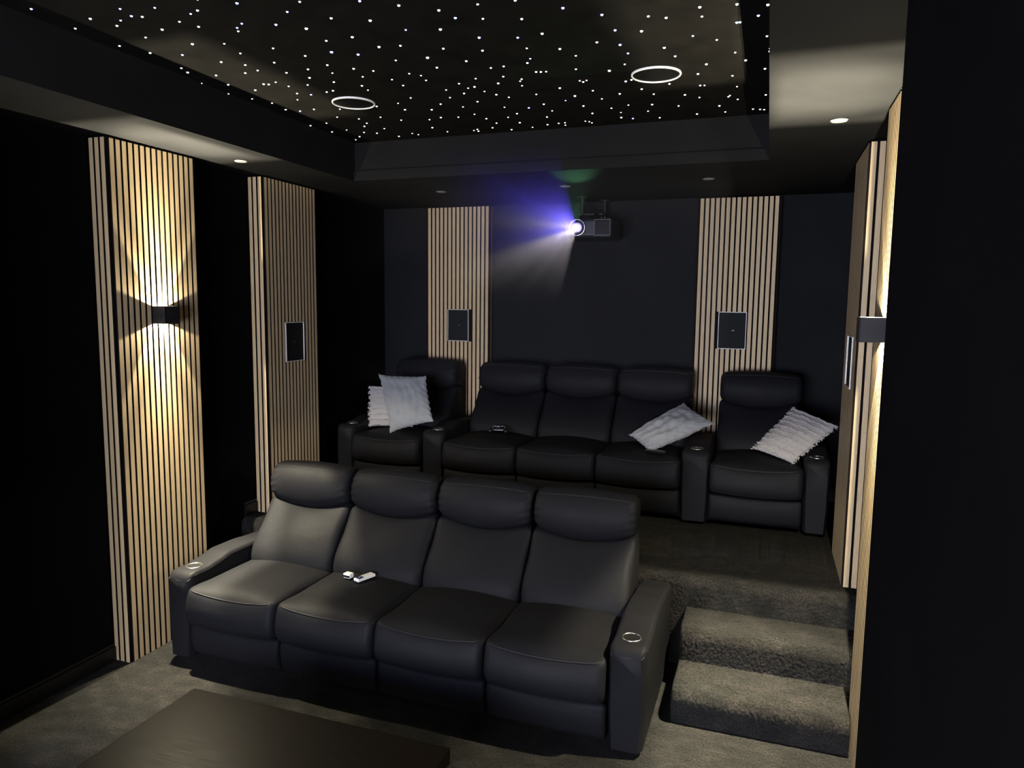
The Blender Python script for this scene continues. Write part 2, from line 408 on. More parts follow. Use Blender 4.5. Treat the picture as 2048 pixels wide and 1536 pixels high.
# ================================================================ ceiling fittings
def ring_speaker(label, x, y):
    t = thing('ceiling_speaker', label, 'speaker', (x, y, H2), group='round speakers in the starry ceiling')
    MB().torus((0, 0, -.004), .117, .0045, sq=1.4).build('rim', M['ring'], t, True)
    MB().cyl((0, 0, -.004), .113, .0035, n=64).build('grille', M['ceilgrille'], t)
ring_speaker('round ceiling speaker with thin white rim, on the left among the stars', 1.035, .722)
ring_speaker('round ceiling speaker with thin white rim, on the right among the stars', 2.738, .712)
def downlight(label, x, y):
    t = thing('recessed_downlight', label, 'ceiling light', (x, y, H), group='small recessed downlights in the soffit')
    MB().torus((0, 0, -.001), .043, .004, n=40, sq=.6).build('rim', M['blackmetal'], t, True)
    MB().cyl((0, 0, -.0055), .034, .005, n=40, r2=.038).build('diffuser', M['lensglass'], t, True, 40)
downlight('small round downlight in the left soffit above the lit left pillar', .190, .786)
downlight('small round downlight in the right soffit above the steps', 3.576, .758)
downlight('unlit round downlight in the back soffit above the left back wall pillar', .866, 2.255)
downlight('unlit round downlight in the back soffit above the projector', 1.865, 2.252)
downlight('unlit round downlight in the back soffit left of right back wall pillar', 2.885, 2.202)
# ================================================================ stars
STARS = "0.541,-0.817,1,0 0.522,-0.61,0,0 0.677,-0.671,0,0 0.877,-0.71,1,0 0.86,-0.641,1,0 0.896,-0.622,0,0 0.78,-0.619,1,0 0.717,-0.58,0,0 1.016,-0.677,1,0 1.156,-0.605,0,0 1.105,-0.586,1,0 1,-0.535,0,0 1.035,-0.468,0,0 0.865,-0.49,0,0 0.723,-0.439,0,0 0.525,-0.393,0,0 0.583,-0.279,0,0 0.858,-0.313,0,0 0.706,-0.213,1,0 0.555,-0.062,0,0 0.534,0.001,0,0 1.233,-0.688,0,0 1.352,-0.614,1,0 1.23,-0.441,1,0 1.18,-0.409,1,0 1.158,-0.376,0,0 1.484,-0.486,1,0 1.357,-0.389,1,0 1.589,-0.552,0,0 1.451,-0.315,0,1 1.612,-0.378,0,0 1.749,-0.31,0,1 1.809,-0.488,1,0 1.93,-0.407,0,1 0.996,-0.273,0,0 0.979,-0.149,0,0 0.808,-0.077,0,0 0.889,-0.007,0,0 0.891,0.08,0,0 0.805,0.095,0,0 0.637,0.082,0,0 0.465,0.169,0,0 0.585,0.229,0,0 0.465,0.368,0,0 1.166,-0.159,0,0 1.046,0.005,0,0 1.005,0.153,0,0 0.772,0.276,0,0 0.794,0.289,0,0 0.853,0.268,0,0 0.657,0.353,0,0 0.526,0.489,0,0 0.578,0.595,0,0 0.564,0.738,0,0 0.873,0.349,0,0 0.835,0.474,0,0 0.761,0.58,0,0 0.626,0.792,0,0 0.473,1.116,0,0 1.14,0.139,0,0 1.067,0.256,0,0 0.985,0.357,0,0 0.895,0.516,1,0 0.73,0.782,0,0 1.244,-0.03,0,0 1.449,-0.168,0,0 1.39,-0.038,1,1 1.581,-0.172,0,0 1.488,0.027,1,1 1.267,0.113,0,0 1.221,0.226,0,0 1.145,0.355,0,0 1.007,0.498,0,0 1.054,0.486,0,0 1.359,0.198,0,0 1.334,0.323,0,0 1.433,0.257,0,0 1.25,0.455,0,0 1.239,0.534,0,0 1.63,-0.032,0,1 1.614,0.151,0,0 1.453,0.407,0,0 1.27,0.811,0,0 1.12,0.832,0,0 0.88,0.823,0,0 0.761,0.978,0,0 0.61,1.09,0,0 0.509,1.306,0,0 0.632,1.288,0,0 0.867,1.055,0,0 0.857,1.165,0,0 0.799,1.233,0,0 0.708,1.38,0,0 0.614,1.48,0,0 0.536,1.557,0,0 1.016,1.058,0,0 0.893,1.324,0,0 0.78,1.425,0,0 0.878,1.55,0,0 2.056,-0.319,0,1 2.086,-0.23,1,1 2.22,-0.325,0,0 2.187,-0.189,0,0 2.367,-0.316,0,0 2.333,-0.14,0,0 2.517,-0.194,1,1 1.838,-0.176,1,0 1.978,-0.138,0,1 2.096,-0.003,1,1 2.252,0.047,1,0 2.364,0.035,0,0 2.559,0.202,0,0 1.728,-0.017,0,0 1.893,0.074,0,0 2.05,0.15,0,0 2.248,0.182,0,0 2.385,0.233,0,0 1.773,0.161,0,1 1.753,0.303,0,0 1.925,0.259,0,0 1.999,0.386,0,0 2.066,0.382,0,0 2.22,0.317,1,0 2.189,0.369,0,0 2.188,0.508,0,1 2.21,0.515,0,1 2.236,0.518,0,0 2.43,0.341,0,0 2.383,0.525,0,0 1.582,0.347,0,0 1.624,0.392,0,0 1.613,0.471,0,0 1.866,0.519,0,0 1.752,0.571,0,0 1.766,0.658,0,0 1.807,0.646,0,0 1.707,0.741,0,0 1.641,0.654,0,0 1.601,0.792,0,0 1.46,0.514,0,0 1.39,0.734,0,0 1.826,0.739,0,0 1.866,0.813,0,0 1.947,0.626,0,0 2.01,0.529,0,0 2.084,0.595,0,0 2.066,0.625,0,0 2.05,0.702,0,0 1.913,0.882,0,0 2.074,0.872,0,0 2.056,1.07,0,0 2.061,1.221,0,0 2.193,1.034,1,0 2.226,0.799,0,0 2.265,0.962,0,1 2.356,0.708,0,0 2.368,0.732,0,0 2.39,0.713,0,0 2.38,0.895,0,0 2.261,1.171,0,0 2.273,1.344,0,0 1.716,0.911,0,0 1.594,0.989,0,0 1.475,1.194,0,0 1.595,1.16,0,0 1.625,1.278,0,0 1.646,1.399,0,0 1.578,1.506,0,0 1.821,1.065,1,0 1.764,1.286,0,0 1.844,1.219,0,0 1.79,1.429,0,0 1.679,1.589,0,0 1.951,1.118,1,0 1.992,1.347,0,0 1.941,1.529,0,0 1.829,1.568,0,0 2.017,1.518,0,0 2.059,1.513,0,0 2.045,1.574,0,0 2.189,1.513,0,0 2.209,1.532,0,0 2.218,1.565,0,0 1.496,0.896,0,0 1.394,0.991,0,0 1.279,1.199,0,0 1.369,1.171,0,0 1.206,1.39,0,0 1.243,0.945,0,0 1.104,1.159,0,0 1.005,1.5,0,0 1.029,1.543,0,0 1.253,1.522,0,0 1.435,1.539,0,0 1.468,1.518,0,0 1.457,1.565,0,0 2.644,-0.085,1,0 2.813,-0.015,0,0 2.877,0.021,0,0 3.011,-0.044,0,0 3.011,0.051,0,0 3.145,-0.029,0,0 3.254,0.011,0,0 3.219,0.107,1,0 3.137,0.154,1,0 3.149,0.155,1,0 3.25,0.346,0,0 3.264,0.506,0,0 3.261,0.541,0,0 2.661,0.089,1,0 2.762,0.132,0,0 2.648,0.262,1,1 2.661,0.38,1,0 2.825,0.356,0,0 2.857,0.481,1,0 2.957,0.251,1,0 3.049,0.327,0,0 3.116,0.512,0,0 3.157,0.633,0,0 3.24,0.785,0,0 2.619,0.524,0,0 2.531,0.595,0,1 2.982,0.636,0,0 2.931,0.773,0,0 3.089,0.851,0,0 2.925,0.967,0,0 2.946,0.973,0,0 3.103,1.042,0,0 2.575,0.786,0,0 2.607,0.769,0,0 2.779,0.894,0,0 2.63,0.942,0,0 2.676,1.052,0,0 2.504,0.993,0,0 2.833,1.115,0,0 2.902,1.189,0,0 3.051,1.221,0,0 3.06,1.199,0,0 3.097,1.287,0,0 3.242,1.241,0,0 2.392,1.061,0,0 2.403,1.264,0,0 2.508,1.227,0,0 2.637,1.255,0,0 2.593,1.389,0,0 2.637,1.559,0,0 2.775,1.327,0,0 2.994,1.392,0,0 3.018,1.536,0,0 2.858,1.536,0,0 3.172,1.518,0,0 3.21,1.536,0,0 3.232,1.549,0,0 2.437,1.374,0,0 2.417,1.488,0,1 2.48,1.531,1,1"
M['star_white'] = mat('white_fibre_star', (.9, .9, .9), .4, emit=(.92, .93, 1.0), strength=2.2, nolight=True)
M['star_blue'] = mat('blue_fibre_star', (.5, .6, .9), .4, emit=(.34, .42, 1.0), strength=3.2, nolight=True)
def star_mesh(name, r, m):
    v = []; n = 10
    for k, (rr, z) in enumerate(((r, 0), (r * .92, -.35 * r), (r * .6, -.7 * r))):
        for i in range(n): a = 2 * math.pi * i / n; v.append((rr * math.cos(a), rr * math.sin(a), z))
    v.append((0, 0, -.8 * r)); f = []
    for k in range(2):
        for i in range(n): f.append((k * n + i, k * n + (i + 1) % n, (k + 1) * n + (i + 1) % n, (k + 1) * n + i))
    for i in range(n): f.append((2 * n + i, 2 * n + (i + 1) % n, 3 * n))
    f.append(tuple(range(n)))
    me = bpy.data.meshes.new(name); me.from_pydata(v, [], f); me.update(); me.materials.append(m)
    for p in me.polygons: p.use_smooth = True
    return me
sm = {(b, z): star_mesh('star_light', (.0058, .0072)[z], M['star_blue' if b else 'star_white']) for b in (0, 1) for z in (0, 1)}
for s in STARS.split():
    x, y, b, z = s.split(','); o = bpy.data.objects.new('star_light', sm[(int(b), int(z))]); C.objects.link(o)
    o.location = (float(x), float(y), H2 - .0001); k = random.uniform(.8, 1.1); o.scale = (k, k, k)
    X_, Y_ = float(x), float(y)
    reg = ('near the back edge of the starry ceiling' if Y_ > 1.15 else 'left of the left round ceiling speaker' if X_ < .91 else 'right of the right round ceiling speaker' if X_ > 2.87
           else 'near the picture top, clear of both ceiling speakers' if Y_ < .45 else 'between the two round ceiling speakers, short of the back edge')
    kd = ('larger bright ' if int(z) else 'tiny ') + ('blue' if int(b) else 'white')
    o['label'] = kd + ' ceiling star ' + reg; o['category'] = 'star light'; o['group'] = kd + ' stars ' + reg

# ================================================================ recliner sofas
def seat_prof(u):
    b = min(1, u * u)
    mid = [(.74, .450), (.58, .476), (.40, .484), (.24, .477), (.13, .462), (.066, .424), (.036, .372), (.026, .310), (.042, .262), (.085, .238), (.30, .232), (.72, .236)]
    edg = [(.74, .425), (.58, .440), (.40, .446), (.24, .450), (.13, .456), (.072, .448), (.048, .390), (.038, .320), (.050, .275), (.090, .252), (.30, .235), (.72, .236)]
    return [mix(p, q, b) for p, q in zip(mid, edg)]
def foot_prof(u):
    b = min(1, u * u)
    mid = [(.30, .225), (.15, .228), (.098, .222), (.080, .185), (.078, .135), (.092, .080), (.118, .052), (.17, .045), (.30, .050)]
    edg = [(.30, .225), (.15, .235), (.100, .232), (.090, .190), (.090, .140), (.104, .085), (.126, .056), (.17, .045), (.30, .050)]
    return [mix(p, q, b) for p, q in zip(mid, edg)]
def back_prof(u):
    b = min(1, u * u)
    mid = [(.62, .380), (.560, .435), (.565, .510), (.615, .590), (.690, .670), (.760, .730), (.815, .755), (.88, .760), (.945, .74), (.965, .62), (.955, .45), (.80, .38)]
    edg = [(.64, .380), (.590, .430), (.600, .510), (.655, .595), (.725, .680), (.785, .750), (.830, .800), (.89, .805), (.950, .78), (.970, .64), (.960, .45), (.80, .38)]
    return [mix(p, q, b) for p, q in zip(mid, edg)]
def head_prof(u):
    b = min(1, u * u)
    mid = [(.880, .742), (.815, .752), (.778, .800), (.766, .870), (.780, .940), (.822, 1.000), (.880, 1.025), (.945, 1.018), (.985, .975), (.990, .88), (.975, .79)]
    edg = [(.890, .795), (.835, .802), (.803, .830), (.792, .880), (.804, .935), (.838, .985), (.885, 1.005), (.945, 1.000), (.982, .965), (.988, .89), (.975, .82)]
    return [mix(p, q, b) for p, q in zip(mid, edg)]
def wrinkle(x, y, z, u):
    a = max(0, abs(u) - .72) / .28
    return (0, -.0045 * a * math.sin(z * 150 + 2 * math.sin(x * 40)), 0)
def arm_top(y):
    pts = [(.10, .508), (.16, .520), (.25, .518), (.34, .530), (.45, .550), (.60, .548), (.80, .532), (.98, .505)]
    if y <= pts[0][0]: return pts[0][1]
    for (a, b), (c, d) in zip(pts, pts[1:]):
        if y <= c: t = (y - a) / (c - a); t = t * t * (3 - 2 * t); return b + (d - b) * t
    return pts[-1][1]
def arm_mesh(w):
    """upholstered arm: rounded top edges, soft front, S-shaped top line"""
    nl = 26; v = []; f = []; K = None
    for i in range(nl + 1):
        y = .10 + .90 * (i / nl); top = arm_top(y)
        fr = max(0, 1 - (y - .10) / .045); tuck = .018 * (1 - math.sqrt(max(0, 1 - fr * fr))) if fr > 0 else 0
        ring = []; r = .022; hw = w / 2 - tuck
        for sx in (-1, 1):
            seq = []
            for k in range(6):
                a = math.pi / 2 * k / 5; seq.append((sx * (hw - r + r * math.cos(a)), top - tuck - r + r * math.sin(a)))
            seq = [(sx * (hw - .006), .03), (sx * (hw + .002), .20), (sx * (hw + .003), .38)] + seq
            ring += seq if sx < 0 else seq[::-1]
        K = len(ring); v += [(x, y, z) for x, z in ring]
    for i in range(nl):
        for j in range(K): f.append((i * K + j, i * K + (j + 1) % K, (i + 1) * K + (j + 1) % K, (i + 1) * K + j))
    f.append(tuple(range(K))); f.append(tuple(range(nl * K, (nl + 1) * K)))
    return v, f
def sofa(label, seats, arms, oy, oz, cup_x, dz=0):
    t = thing('recliner_sofa', label, 'sofa', (0, oy, oz))
    for (a, b) in seats:
        w = b - a - .006; cx = (a + b) / 2; at = []
        v, f = loft(w, seat_prof, .040); c = MB().add(v, f).build('seat_cushion', M['leather'], t, True); at.append(c)
        pts = []
        for i in range(25):
            u = -1 + 2 * i / 24; uu = u * .93; P = crom(seat_prof(uu), 6); p = P[5 * 6]; e = max(0, abs(u) - .9) * .12
            pts.append((uu * w / 2, p[0] + e - .0005, p[1] + .001))
        pi = MB().tube(pts, .0032).build('piping', M['piping'], c, True)
        v, f = loft(w, foot_prof, .022); at.append(MB().add(v, f).build('footrest', M['leather'], t, True))
        v, f = loft(w - .004, back_prof, .045); at.append(MB().add(v, f).build('back_cushion', M['leather'], t, True))
        v, f = loft(w - .008, head_prof, .040, nx=26, wob=wrinkle); at.append(MB().add(v, f).build('headrest', M['leather'], t, True))
        hd = at[-1]; pts = []
        for i in range(25):
            uu = (-1 + 2 * i / 24) * .90; P = crom(head_prof(uu), 6); p = P[5 * 6]; pts.append((uu * (w - .008) / 2, p[0] - .0005, p[1] + .0005))
        MB().tube(pts, .0022).build('seam', M['piping'], hd, True)
        at.append(MB().box(-w / 2 + .012, w / 2 - .012, .955, 1.02, .06, .97).build('back_panel', M['leather'], t, bevel=.02, seg=3))
        for o in at: o.location = (cx, 0, 0)
    for (a, b), cx in zip(arms, cup_x):
        v, f = arm_mesh(b - a - .004); o = MB().add(v, f).build('arm', M['leather'], t, True, 60); o.location = ((a + b) / 2, 0, 0)
        # seam along the top edges
        hw = (b - a) / 2 - .004; s = MB()
        pts = [(-hw, y, arm_top(y) - .020) for y in [1.0 - .05 * k for k in range(18)]] + [(-hw + .012, .104, arm_top(.1) - .030), (0, .0985, arm_top(.1) - .032), (hw - .012, .104, arm_top(.1) - .030)] + [(hw, y, arm_top(y) - .020) for y in [.15 + .05 * k for k in range(18)]]
        s.tube(pts, .0028).build('piping', M['piping'], o, True)
        if cx is not None:
            cz = arm_top(.22); x0 = cx - (a + b) / 2
            cu = MB().torus((x0, .225, cz + .001), .0425, .0034, n=48, sq=1.0).build('cup_holder', M['chrome'], o, True)
            MB().cyl((x0, .225, cz - .002), .0405, .0038, n=40).build('cup_shade_disc', M['cup'], cu)  # flat black disc stands in for the shade inside the cup recess
    bs = MB().box(seats[0][0] + .01, seats[-1][1] - .01, .14, .96, .04, .23).build('base_frame', M['felt'], t)
    for x in (seats[0][0] + .05, seats[-1][1] - .05):
        for y in (.32, .9): MB().cyl((x, y, 0), .025, .045, n=20).build('foot', M['blackmetal'], t)
    return t
SW = (2.70 - .32) / 4
sofa('four-seat black leather recliner sofa in the front row, steel cup holder in each arm', [(.32 + SW * k, .32 + SW * (k + 1)) for k in range(4)],
     [(.155, .32), (2.70, 2.872)], 0, 0, [.240, 2.785])
sofa('long five-seat black leather recliner sofa on the raised platform in the back row', [(.165, .78), (.97, 1.575), (1.575, 2.18), (2.18, 2.785), (2.98, 3.585)],
     [(.005, .165), (.78, .97), (2.785, 2.98), (3.585, 3.745)], 1.965, PZ, [.085, .875, 2.883, 3.665])

# ================================================================ cushions
def cushion_grid(A, B, Cc, D, puff, back, n=30, inset=.07, nse=.0, seed=0):
    """four corners A(s=-1,t=1) B(1,1) Cc(1,-1) D(-1,-1); puff toward 'back' negated"""
    A, B, Cc, D = map(Vector, (A, B, Cc, D)); nrm = Vector(back).normalized(); rnd = random.Random(seed)
    ph = [rnd.uniform(0, 6) for _ in range(6)]
    def P(s, t, side):
        s2 = s * (1 - inset * (1 - t ** 4) * abs(s)); t2 = t * (1 - inset * (1 - s ** 4) * abs(t))
        a, b = (s2 + 1) / 2, (t2 + 1) / 2
        p = (D * (1 - a) + Cc * a) * (1 - b) + (A * (1 - a) + B * a) * b
        k = max(0, (1 - abs(s) ** 2.2) * (1 - abs(t) ** 2.2)) ** .62
        wv = nse * k * (math.sin(7 * s + 4 * t + ph[0]) + .7 * math.sin(13 * t - 5 * s * s + ph[1]) + .5 * math.sin(21 * s + 9 * t * t + ph[2]))
        eg = nse * 1.3 * (max(abs(s), abs(t)) ** 6) * (1 - min(abs(s), abs(t)) ** 4) * math.sin(24 * (s + t) + ph[3])
        return p + nrm * (side * (puff * k) + wv + eg)
    v = []; f = []; idx = {}
    for side in (1, -1):
        for j in range(n + 1):
            for i in range(n + 1):
                if side == -1 and (i in (0, n) or j in (0, n)): idx[(side, i, j)] = idx[(1, i, j)]; continue
                idx[(side, i, j)] = len(v); v.append(P(-1 + 2 * i / n, -1 + 2 * j / n, side))
        for j in range(n):
            for i in range(n): f.append((idx[(side, i, j)], idx[(side, i + 1, j)], idx[(side, i + 1, j + 1)], idx[(side, i, j + 1)]))
    return v, f, P
def plain_cushion(label, cs, puff, nrm, seed, inset=.07, nse=.004):
    v, f, P = cushion_grid(*cs, puff, nrm, 44, inset, nse, seed)
    o = MB().add(v, f).build('cushion', M['velvet'], None, True); tag(o, label, 'cushion')
    n = 40; pts = []
    for k in range(4):
        for i in range(n):
            q = -1 + 2 * i / n; s, t = [(q, 1), (1, -q), (-q, -1), (-1, q)][k]; pts.append(P(s, t, 1))
    pts.append(pts[0]); MB().tube(pts, .0022, 6).build('seam', M['velvet'], o, True)
    return o
def fringed_cushion(label, cs, puff, nrm, seed, rows, inset=.03):
    v, f, P = cushion_grid(*cs, puff, nrm, 36, inset, .002, seed)
    o = MB().add(v, f).build('cushion', M['boucle'], None, True); tag(o, label, 'cushion')
    rnd = random.Random(seed + 5); nv = Vector(nrm).normalized(); up = (Vector(cs[0]) - Vector(cs[3])).normalized(); al = (Vector(cs[1]) - Vector(cs[0])).normalized()
    for k in range(rows):
        t = -.93 + 1.86 * k / (rows - 1); b = MB()
        line = []
        for i in range(61):
            s = -1 + 2 * i / 60; tt = max(-.99, min(.99, t + .018 * math.sin(9 * s + k * 2) + .01 * math.sin(23 * s + k)))
            line.append(P(s, tt, 1) + nv * .003)
        b.tube(line, .0052, 6)
        # small tufts standing off the stitched row, longer where the row meets the side
        for i in range(150):
            s = rnd.uniform(-1, 1); i0 = min(59, int((s + 1) / 2 * 60)); p = line[i0].lerp(line[i0 + 1], (s + 1) / 2 * 60 - i0)
            ln = rnd.uniform(.010, .020); d = (nv * rnd.uniform(.2, .8) - up * rnd.uniform(.2, 1.0) + al * rnd.uniform(-.4, .4)).normalized()
            b.tube([p, p + d * ln * .6, p + d * ln - nv * .002], .0016, 4)
        for sg in (-1, 1):
            for i in range(16):
                p = P(sg, max(-.99, min(.99, t + rnd.gauss(0, .045))), 1)
                d = (al * sg * rnd.uniform(.4, 1) + up * rnd.uniform(-.8, .6) + nv * rnd.uniform(-.4, .5)).normalized(); ln = rnd.uniform(.006, .022)
                b.tube([p, p + d * ln * .5, p + d * ln - Vector((0, 0, .002))], .0020, 4)
        b.build('fringe', M['fringe'], o, True)
    return o
plain_cushion('square pale grey velvet cushion leaning on the left end seat of the back row',
              [(.283, 2.28, 1.455), (.685, 2.35, 1.450), (.815, 2.22, 1.100), (.470, 2.13, .995)], .068, (-.15, -1, .25), 3, .07, .0075)
fringed_cushion('cream fringed cushion tucked behind the square grey velvet cushion on the left end seat',
                [(.112, 2.43, 1.335), (.50, 2.50, 1.34), (.53, 2.38, 1.012), (.170, 2.31, 1.004)], .045, (0, -1, .3), 11, 8)
plain_cushion('oblong pale grey cushion slumped over the arm between back row seats',
              [(2.374, 2.31, 1.088), (2.735, 2.60, 1.312), (2.985, 2.36, 1.208), (2.548, 2.165, 1.000)], .072, (-.25, -.75, .9), 21, .06, .0085)
fringed_cushion('cream fringed cushion lying tilted on the right end seat of the back row',
                [(3.525, 2.60, 1.325), (3.800, 2.42, 1.238), (3.508, 2.19, .995), (3.254, 2.35, 1.045)], .050, (-.35, -.8, .8), 31, 10)

# ================================================================ small things on the seats
def rbox(name, sx, sy, sz, m, parent, loc=(0, 0, 0), bev=.003, seg=3):
    o = MB().box(-sx / 2, sx / 2, -sy / 2, sy / 2, 0, sz).build(name, m, parent, bevel=bev, seg=seg); o.location = loc; return o
t = thing('remote_control', 'small white remote with a navy tip lying on the second front seat', 'remote', (1.222, .470, .4905)); t.rotation_euler = (.0, 0, -.35)
rbox('shell', .044, .125, .018, M['white'], t, (0, 0, 0), .005); rbox('end_panel', .038, .034, .002, M['navy'], t, (0, -.036, .0175), .001); rbox('indicator', .006, .014, .001, M['white'], t, (0, -.036, .0192), .0004)
t = thing('earbud_case', 'small white case with black front lying left of the white remote', 'case', (1.124, .458, .4880)); t.rotation_euler = (0, 0, -.15)
rbox('shell', .050, .040, .028, M['white'], t, (0, 0, 0), .007, 4); rbox('front_band', .046, .003, .012, M['blackgloss'], t, (0, -.0195, .007), .001)
t = thing('game_controller', 'black game controller with modelled silvery glints on the second seat of back row', 'controller', (1.305, 2.410, PZ + .497)); t.rotation_euler = (.25, 0, .15)
v, f = loft(.11, lambda u: [(-.026, .010), (-.020, .028), (.0, .032), (.022, .026), (.028, .012), (.0, .004)], .018, nx=10, n=3)
MB().add(v, f).build('shell', M['blackgloss'], t, True)
for s in (-1, 1): MB().tube([(s * .048, .01, .018), (s * .062, -.012, .014), (s * .066, -.040, .010)], .014, 10).build('grip', M['blackgloss'], t, True)
MB().tube([(-.056, .012, .030), (-.035, .020, .034), (-.01, .010, .036), (.015, .018, .034), (.036, .024, .035), (.060, .004, .026)], .003, 6).build('silver_metal', M['silver'], t, True)  # bright wire stands in for glints outlining the glossy shell
for s in (-1, 1): MB().cyl((s * .026, -.008, .028), .008, .012, n=16).build('thumbstick', M['blackgloss'], t, True, 40)
t = thing('remote_control', 'black remote with pale buttons half under the oblong grey cushion', 'remote', (2.600, 2.140, PZ + .475)); t.rotation_euler = (0, 0, 1.30)
rbox('shell', .045, .155, .018, M['blackgloss'], t, (0, 0, 0), .005)
for i in range(5):
    for j in range(3): rbox('button', .009, .011, .0025, M['silver'], t, (-.013 + .013 * j, -.055 + .022 * i, .0175), .001, 1)

# ================================================================ coffee table
t = thing('coffee_table', 'low dark walnut coffee table in front of the front sofa, cut by the picture edge', 'table', (1.666, -1.04, 0))
MB().box(-.600, .600, -.375, .375, .335, .400).build('tabletop', M['table'], t, bevel=.004)
MB().box(-.56, .56, -.335, .335, .285, .334).build('apron', M['table'], t)
for sx in (-1, 1):
    for sy in (-1, 1): MB().box(sx * .53 - .035, sx * .53 + .035, sy * .305 - .035, sy * .305 + .035, 0, .285).build('leg', M['table'], t, bevel=.003)

# ================================================================ projector
t = thing('projector', 'dark ceiling projector with glowing lens hanging from the back soffit', 'projector', (1.975, 2.80, 2.64))
def rr(name, x0, x1, y0, y1, z0, z1, m, r, par=t):
    return MB().box(x0, x1, y0, y1, z0, z1).build(name, m, par, bevel=r, seg=5, smooth=False)
body = rr('body', -.205, .165, -.185, .20, -.072, .078, M['projector'], .028)
vt = MB()
for i in range(13): vt.box(.035 + i * .0088, .039 + i * .0088, -.1895, -.184, -.052, .058)
vt.build('vent_grille', M['felt'], body)
MB().box(.028, .152, -.188, -.183, -.060, -.055).box(.028, .152, -.188, -.183, .061, .066).box(.150, .155, -.188, -.183, -.055, .061).box(.0265, .0305, -.188, -.183, -.055, .061).build('vent_frame', M['ventframe'], body)
lr = MB().torus((-.105, -.200, .005), .062, .0035, axis=1, n=64).build('lens_ring', M['silver'], body, True)
MB().cyl((-.105, -.200, .005), .059, .030, axis=1, n=48, cap=False).torus((-.105, -.196, .005), .040, .003, axis=1, n=48).build('lens_barrel', M['blackmetal'], lr, True, 40)
M['lens'] = mat('lit_projector_lens', (.2, .2, .5), .1, emit=(.30, .24, .95), strength=.9, nolight=True)
M['lenscore'] = mat('projector_lamp_core', (1, 1, 1), .1, emit=(.85, .85, 1.0), strength=60, nolight=True)
MB().cyl((-.105, -.192, .005), .038, .002, axis=1, n=40).build('lens_glass', M['lens'], lr)
MB().cyl((-.105, -.1985, .005), .015, .002, axis=1, n=32).build('lamp_glow', M['lenscore'], lr)
for (x, y) in ((-.115, 0.0), (.015, .245)):
    MB().cyl((x, y, .255), .045, .012, n=32).build('ceiling_plate', M['blackmetal'], t, True, 40)
    MB().cyl((x, y, .13), .017, .126, n=20).build('mount_rod', M['blackmetal'], t, True, 40)
MB().box(-.15, .06, -.02, .02, .118, .134).box(-.015, .03, -.02, .26, .118, .134).build('mount_bracket', M['blackmetal'], t, bevel=.003)
for (x, y) in ((-.14, -.06), (-.09, .06), (.035, .05), (.02, -.08)):
    MB().tube([(x, y, .07), (x * .6 - .02, y * .5, .122)], .006, 8).build('mount_arm', M['blackmetal'], t, True)
for x in (.045, .072): MB().cyl((x, -.02, .080), .0045, .022, n=12).build('mount_screw', M['chrome'], t, True, 40)

# beam: the picture it throws is cool blue above and whitish below
LENS = Vector((1.870, 2.585, 2.645)); AIM = Vector((1.87, YF + .1, 1.50))
l = bpy.data.lights.new('projector_beam', 'SPOT'); l.energy = BEAM_W; l.spot_size = math.radians(52); l.spot_blend = .1; l.shadow_soft_size = .008; l.use_nodes = True
o = bpy.data.objects.new('projector_beam', l); C.objects.link(o); o.location = LENS; o.rotation_euler = (AIM - LENS).to_track_quat('-Z', 'Y').to_euler()
nt = l.node_tree; em = nt.nodes['Emission']
def nn(tp, **kw):
    n = nt.nodes.new(tp)
    for k, v_ in kw.items(): setattr(n, k, v_)
    return n
tc = nn('ShaderNodeTexCoord'); sp = nn('ShaderNodeSeparateXYZ'); nt.links.new(tc.outputs['Normal'], sp.inputs[0])
ab = nn('ShaderNodeMath', operation='ABSOLUTE'); nt.links.new(sp.outputs['Z'], ab.inputs[0])
def mth(op, a, b=None):
    n = nn('ShaderNodeMath', operation=op)
    for i, q in enumerate((a, b)):
        if q is None: continue
        if isinstance(q, (int, float)): n.inputs[i].default_value = q
        else: nt.links.new(q, n.inputs[i])
    return n.outputs[0]
u_ = mth('DIVIDE', sp.outputs['X'], ab.outputs[0]); v_ = mth('DIVIDE', sp.outputs['Y'], ab.outputs[0])
mask = mth('MULTIPLY', mth('LESS_THAN', mth('ABSOLUTE', u_), .205), mth('MULTIPLY', mth('LESS_THAN', v_, .30), mth('GREATER_THAN', v_, -.175)))
cmb = nn('ShaderNodeCombineXYZ'); nt.links.new(u_, cmb.inputs[0]); nt.links.new(v_, cmb.inputs[1])
nz = nn('ShaderNodeTexNoise'); nz.inputs['Scale'].default_value = 14; nz.inputs['Detail'].default_value = 2; nt.links.new(cmb.outputs[0], nz.inputs['Vector'])
vr = nn('ShaderNodeMapRange'); vr.inputs[1].default_value = -.18; vr.inputs[2].default_value = .30; nt.links.new(v_, vr.inputs[0])
cr = nn('ShaderNodeValToRGB'); nt.links.new(vr.outputs[0], cr.inputs[0]); e = cr.color_ramp.elements
stops = [(0, (.58, .53, .50)), (.19, (.62, .56, .66)), (.25, (.16, .14, .42)), (.38, (.15, .12, .70)), (.53, (.32, .28, .72)), (.70, (.14, .11, .95)), (.86, (.10, .07, .85)), (1, (.03, .02, .3))]
while len(e) < len(stops): e.new(.5)
for i, (p, c) in enumerate(stops): e[i].position = p; e[i].color = (*c, 1)
nzr = nn('ShaderNodeMapRange'); nzr.inputs[1].default_value = .35; nzr.inputs[2].default_value = .65; nzr.inputs[3].default_value = .45; nzr.inputs[4].default_value = 1.3; nt.links.new(nz.outputs['Fac'], nzr.inputs[0])
nt.links.new(cr.outputs[0], em.inputs['Color']); nt.links.new(mth('MULTIPLY', mask, nzr.outputs[0]), em.inputs['Strength'])
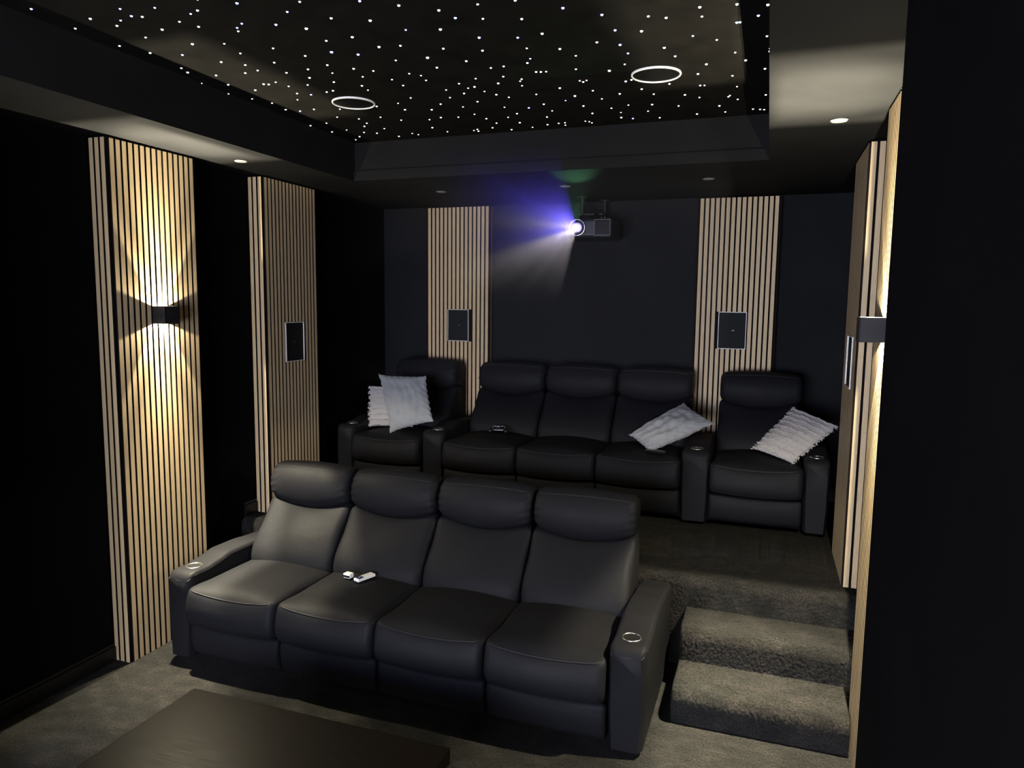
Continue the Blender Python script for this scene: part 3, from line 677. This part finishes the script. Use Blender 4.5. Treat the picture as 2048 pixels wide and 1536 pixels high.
# stray green light leaking from the lens onto the soffit
l = bpy.data.lights.new('projector_stray_light', 'SPOT'); l.energy = STRAY_W; l.color = (.30, 1, .50); l.spot_size = math.radians(26); l.spot_blend = 1; l.shadow_soft_size = .004
o = bpy.data.objects.new('projector_stray_light', l); C.objects.link(o); o.location = (1.87, 2.57, 2.66); o.rotation_euler = (Vector((2.04, 1.84, 2.909)) - o.location).to_track_quat('-Z', 'Y').to_euler()

l = bpy.data.lights.new('lens_glow', 'POINT'); l.energy = .16; l.color = (.42, .36, 1); l.shadow_soft_size = .012
o = bpy.data.objects.new('lens_glow', l); C.objects.link(o); o.location = (1.862, 2.565, 2.645)

# haze that the beam lights up
hz = MB().box(.9, 3.05, .7, 2.46, 1.55, 2.905)
mh = bpy.data.materials.new('thin_haze'); mh.use_nodes = True; ntm = mh.node_tree; ntm.nodes.clear()
out = ntm.nodes.new('ShaderNodeOutputMaterial'); vs = ntm.nodes.new('ShaderNodeVolumeScatter'); vs.inputs['Density'].default_value = .030; vs.inputs['Anisotropy'].default_value = .35; vs.inputs['Color'].default_value = (1, 1, 1, 1)
ntm.links.new(vs.outputs[0], out.inputs['Volume'])
# the haze is thickest in front of the projector and thins out towards the seats
g_ = ntm.nodes.new('ShaderNodeNewGeometry'); sx_ = ntm.nodes.new('ShaderNodeSeparateXYZ'); mr_ = ntm.nodes.new('ShaderNodeMapRange'); pw_ = ntm.nodes.new('ShaderNodeMath'); pw_.operation = 'POWER'; pw_.inputs[1].default_value = .85; ml_ = ntm.nodes.new('ShaderNodeMath'); ml_.operation = 'MULTIPLY'; ml_.inputs[1].default_value = .050
ntm.links.new(g_.outputs['Position'], sx_.inputs[0]); ntm.links.new(sx_.outputs['Y'], mr_.inputs[0]); mr_.inputs[1].default_value = .70; mr_.inputs[2].default_value = 2.56
ntm.links.new(mr_.outputs[0], pw_.inputs[0]); ntm.links.new(pw_.outputs[0], ml_.inputs[0]); ntm.links.new(ml_.outputs[0], vs.inputs['Density'])
ho = hz.build('haze', mh); ho['kind'] = 'stuff'; ho['label'] = 'thin bluish haze lit by the projector beam below the back soffit'; ho['category'] = 'haze'

# projection screen on the front wall, behind the camera
t = thing('projection_screen', 'lit projection screen on the front wall', 'screen', (1.87, YF, 0))
ms = bpy.data.materials.new('lit_screen_picture'); ms.use_nodes = True
b = bsdf(ms); b.inputs['Base Color'].default_value = (.8, .8, .8, 1); b.inputs['Emission Strength'].default_value = SCREEN_L
tcx = N(ms, 'ShaderNodeTexCoord'); sx = N(ms, 'ShaderNodeSeparateXYZ'); L(ms, tcx.outputs['Generated'], sx.inputs[0])
rmp = ramp(ms, sx.outputs['Z'], [(0, (.86, .86, .82)), (.35, (.80, .83, .88)), (1, (.56, .62, 1.05))]); L(ms, rmp.outputs['Color'], b.inputs['Emission Color'])
MB().box(-1.40, 1.40, .012, .020, .62, 2.30).build('picture_surface', ms, t)
MB().box(-1.46, 1.46, .001, .011, .56, 2.36).build('frame', M['blackmetal'], t)
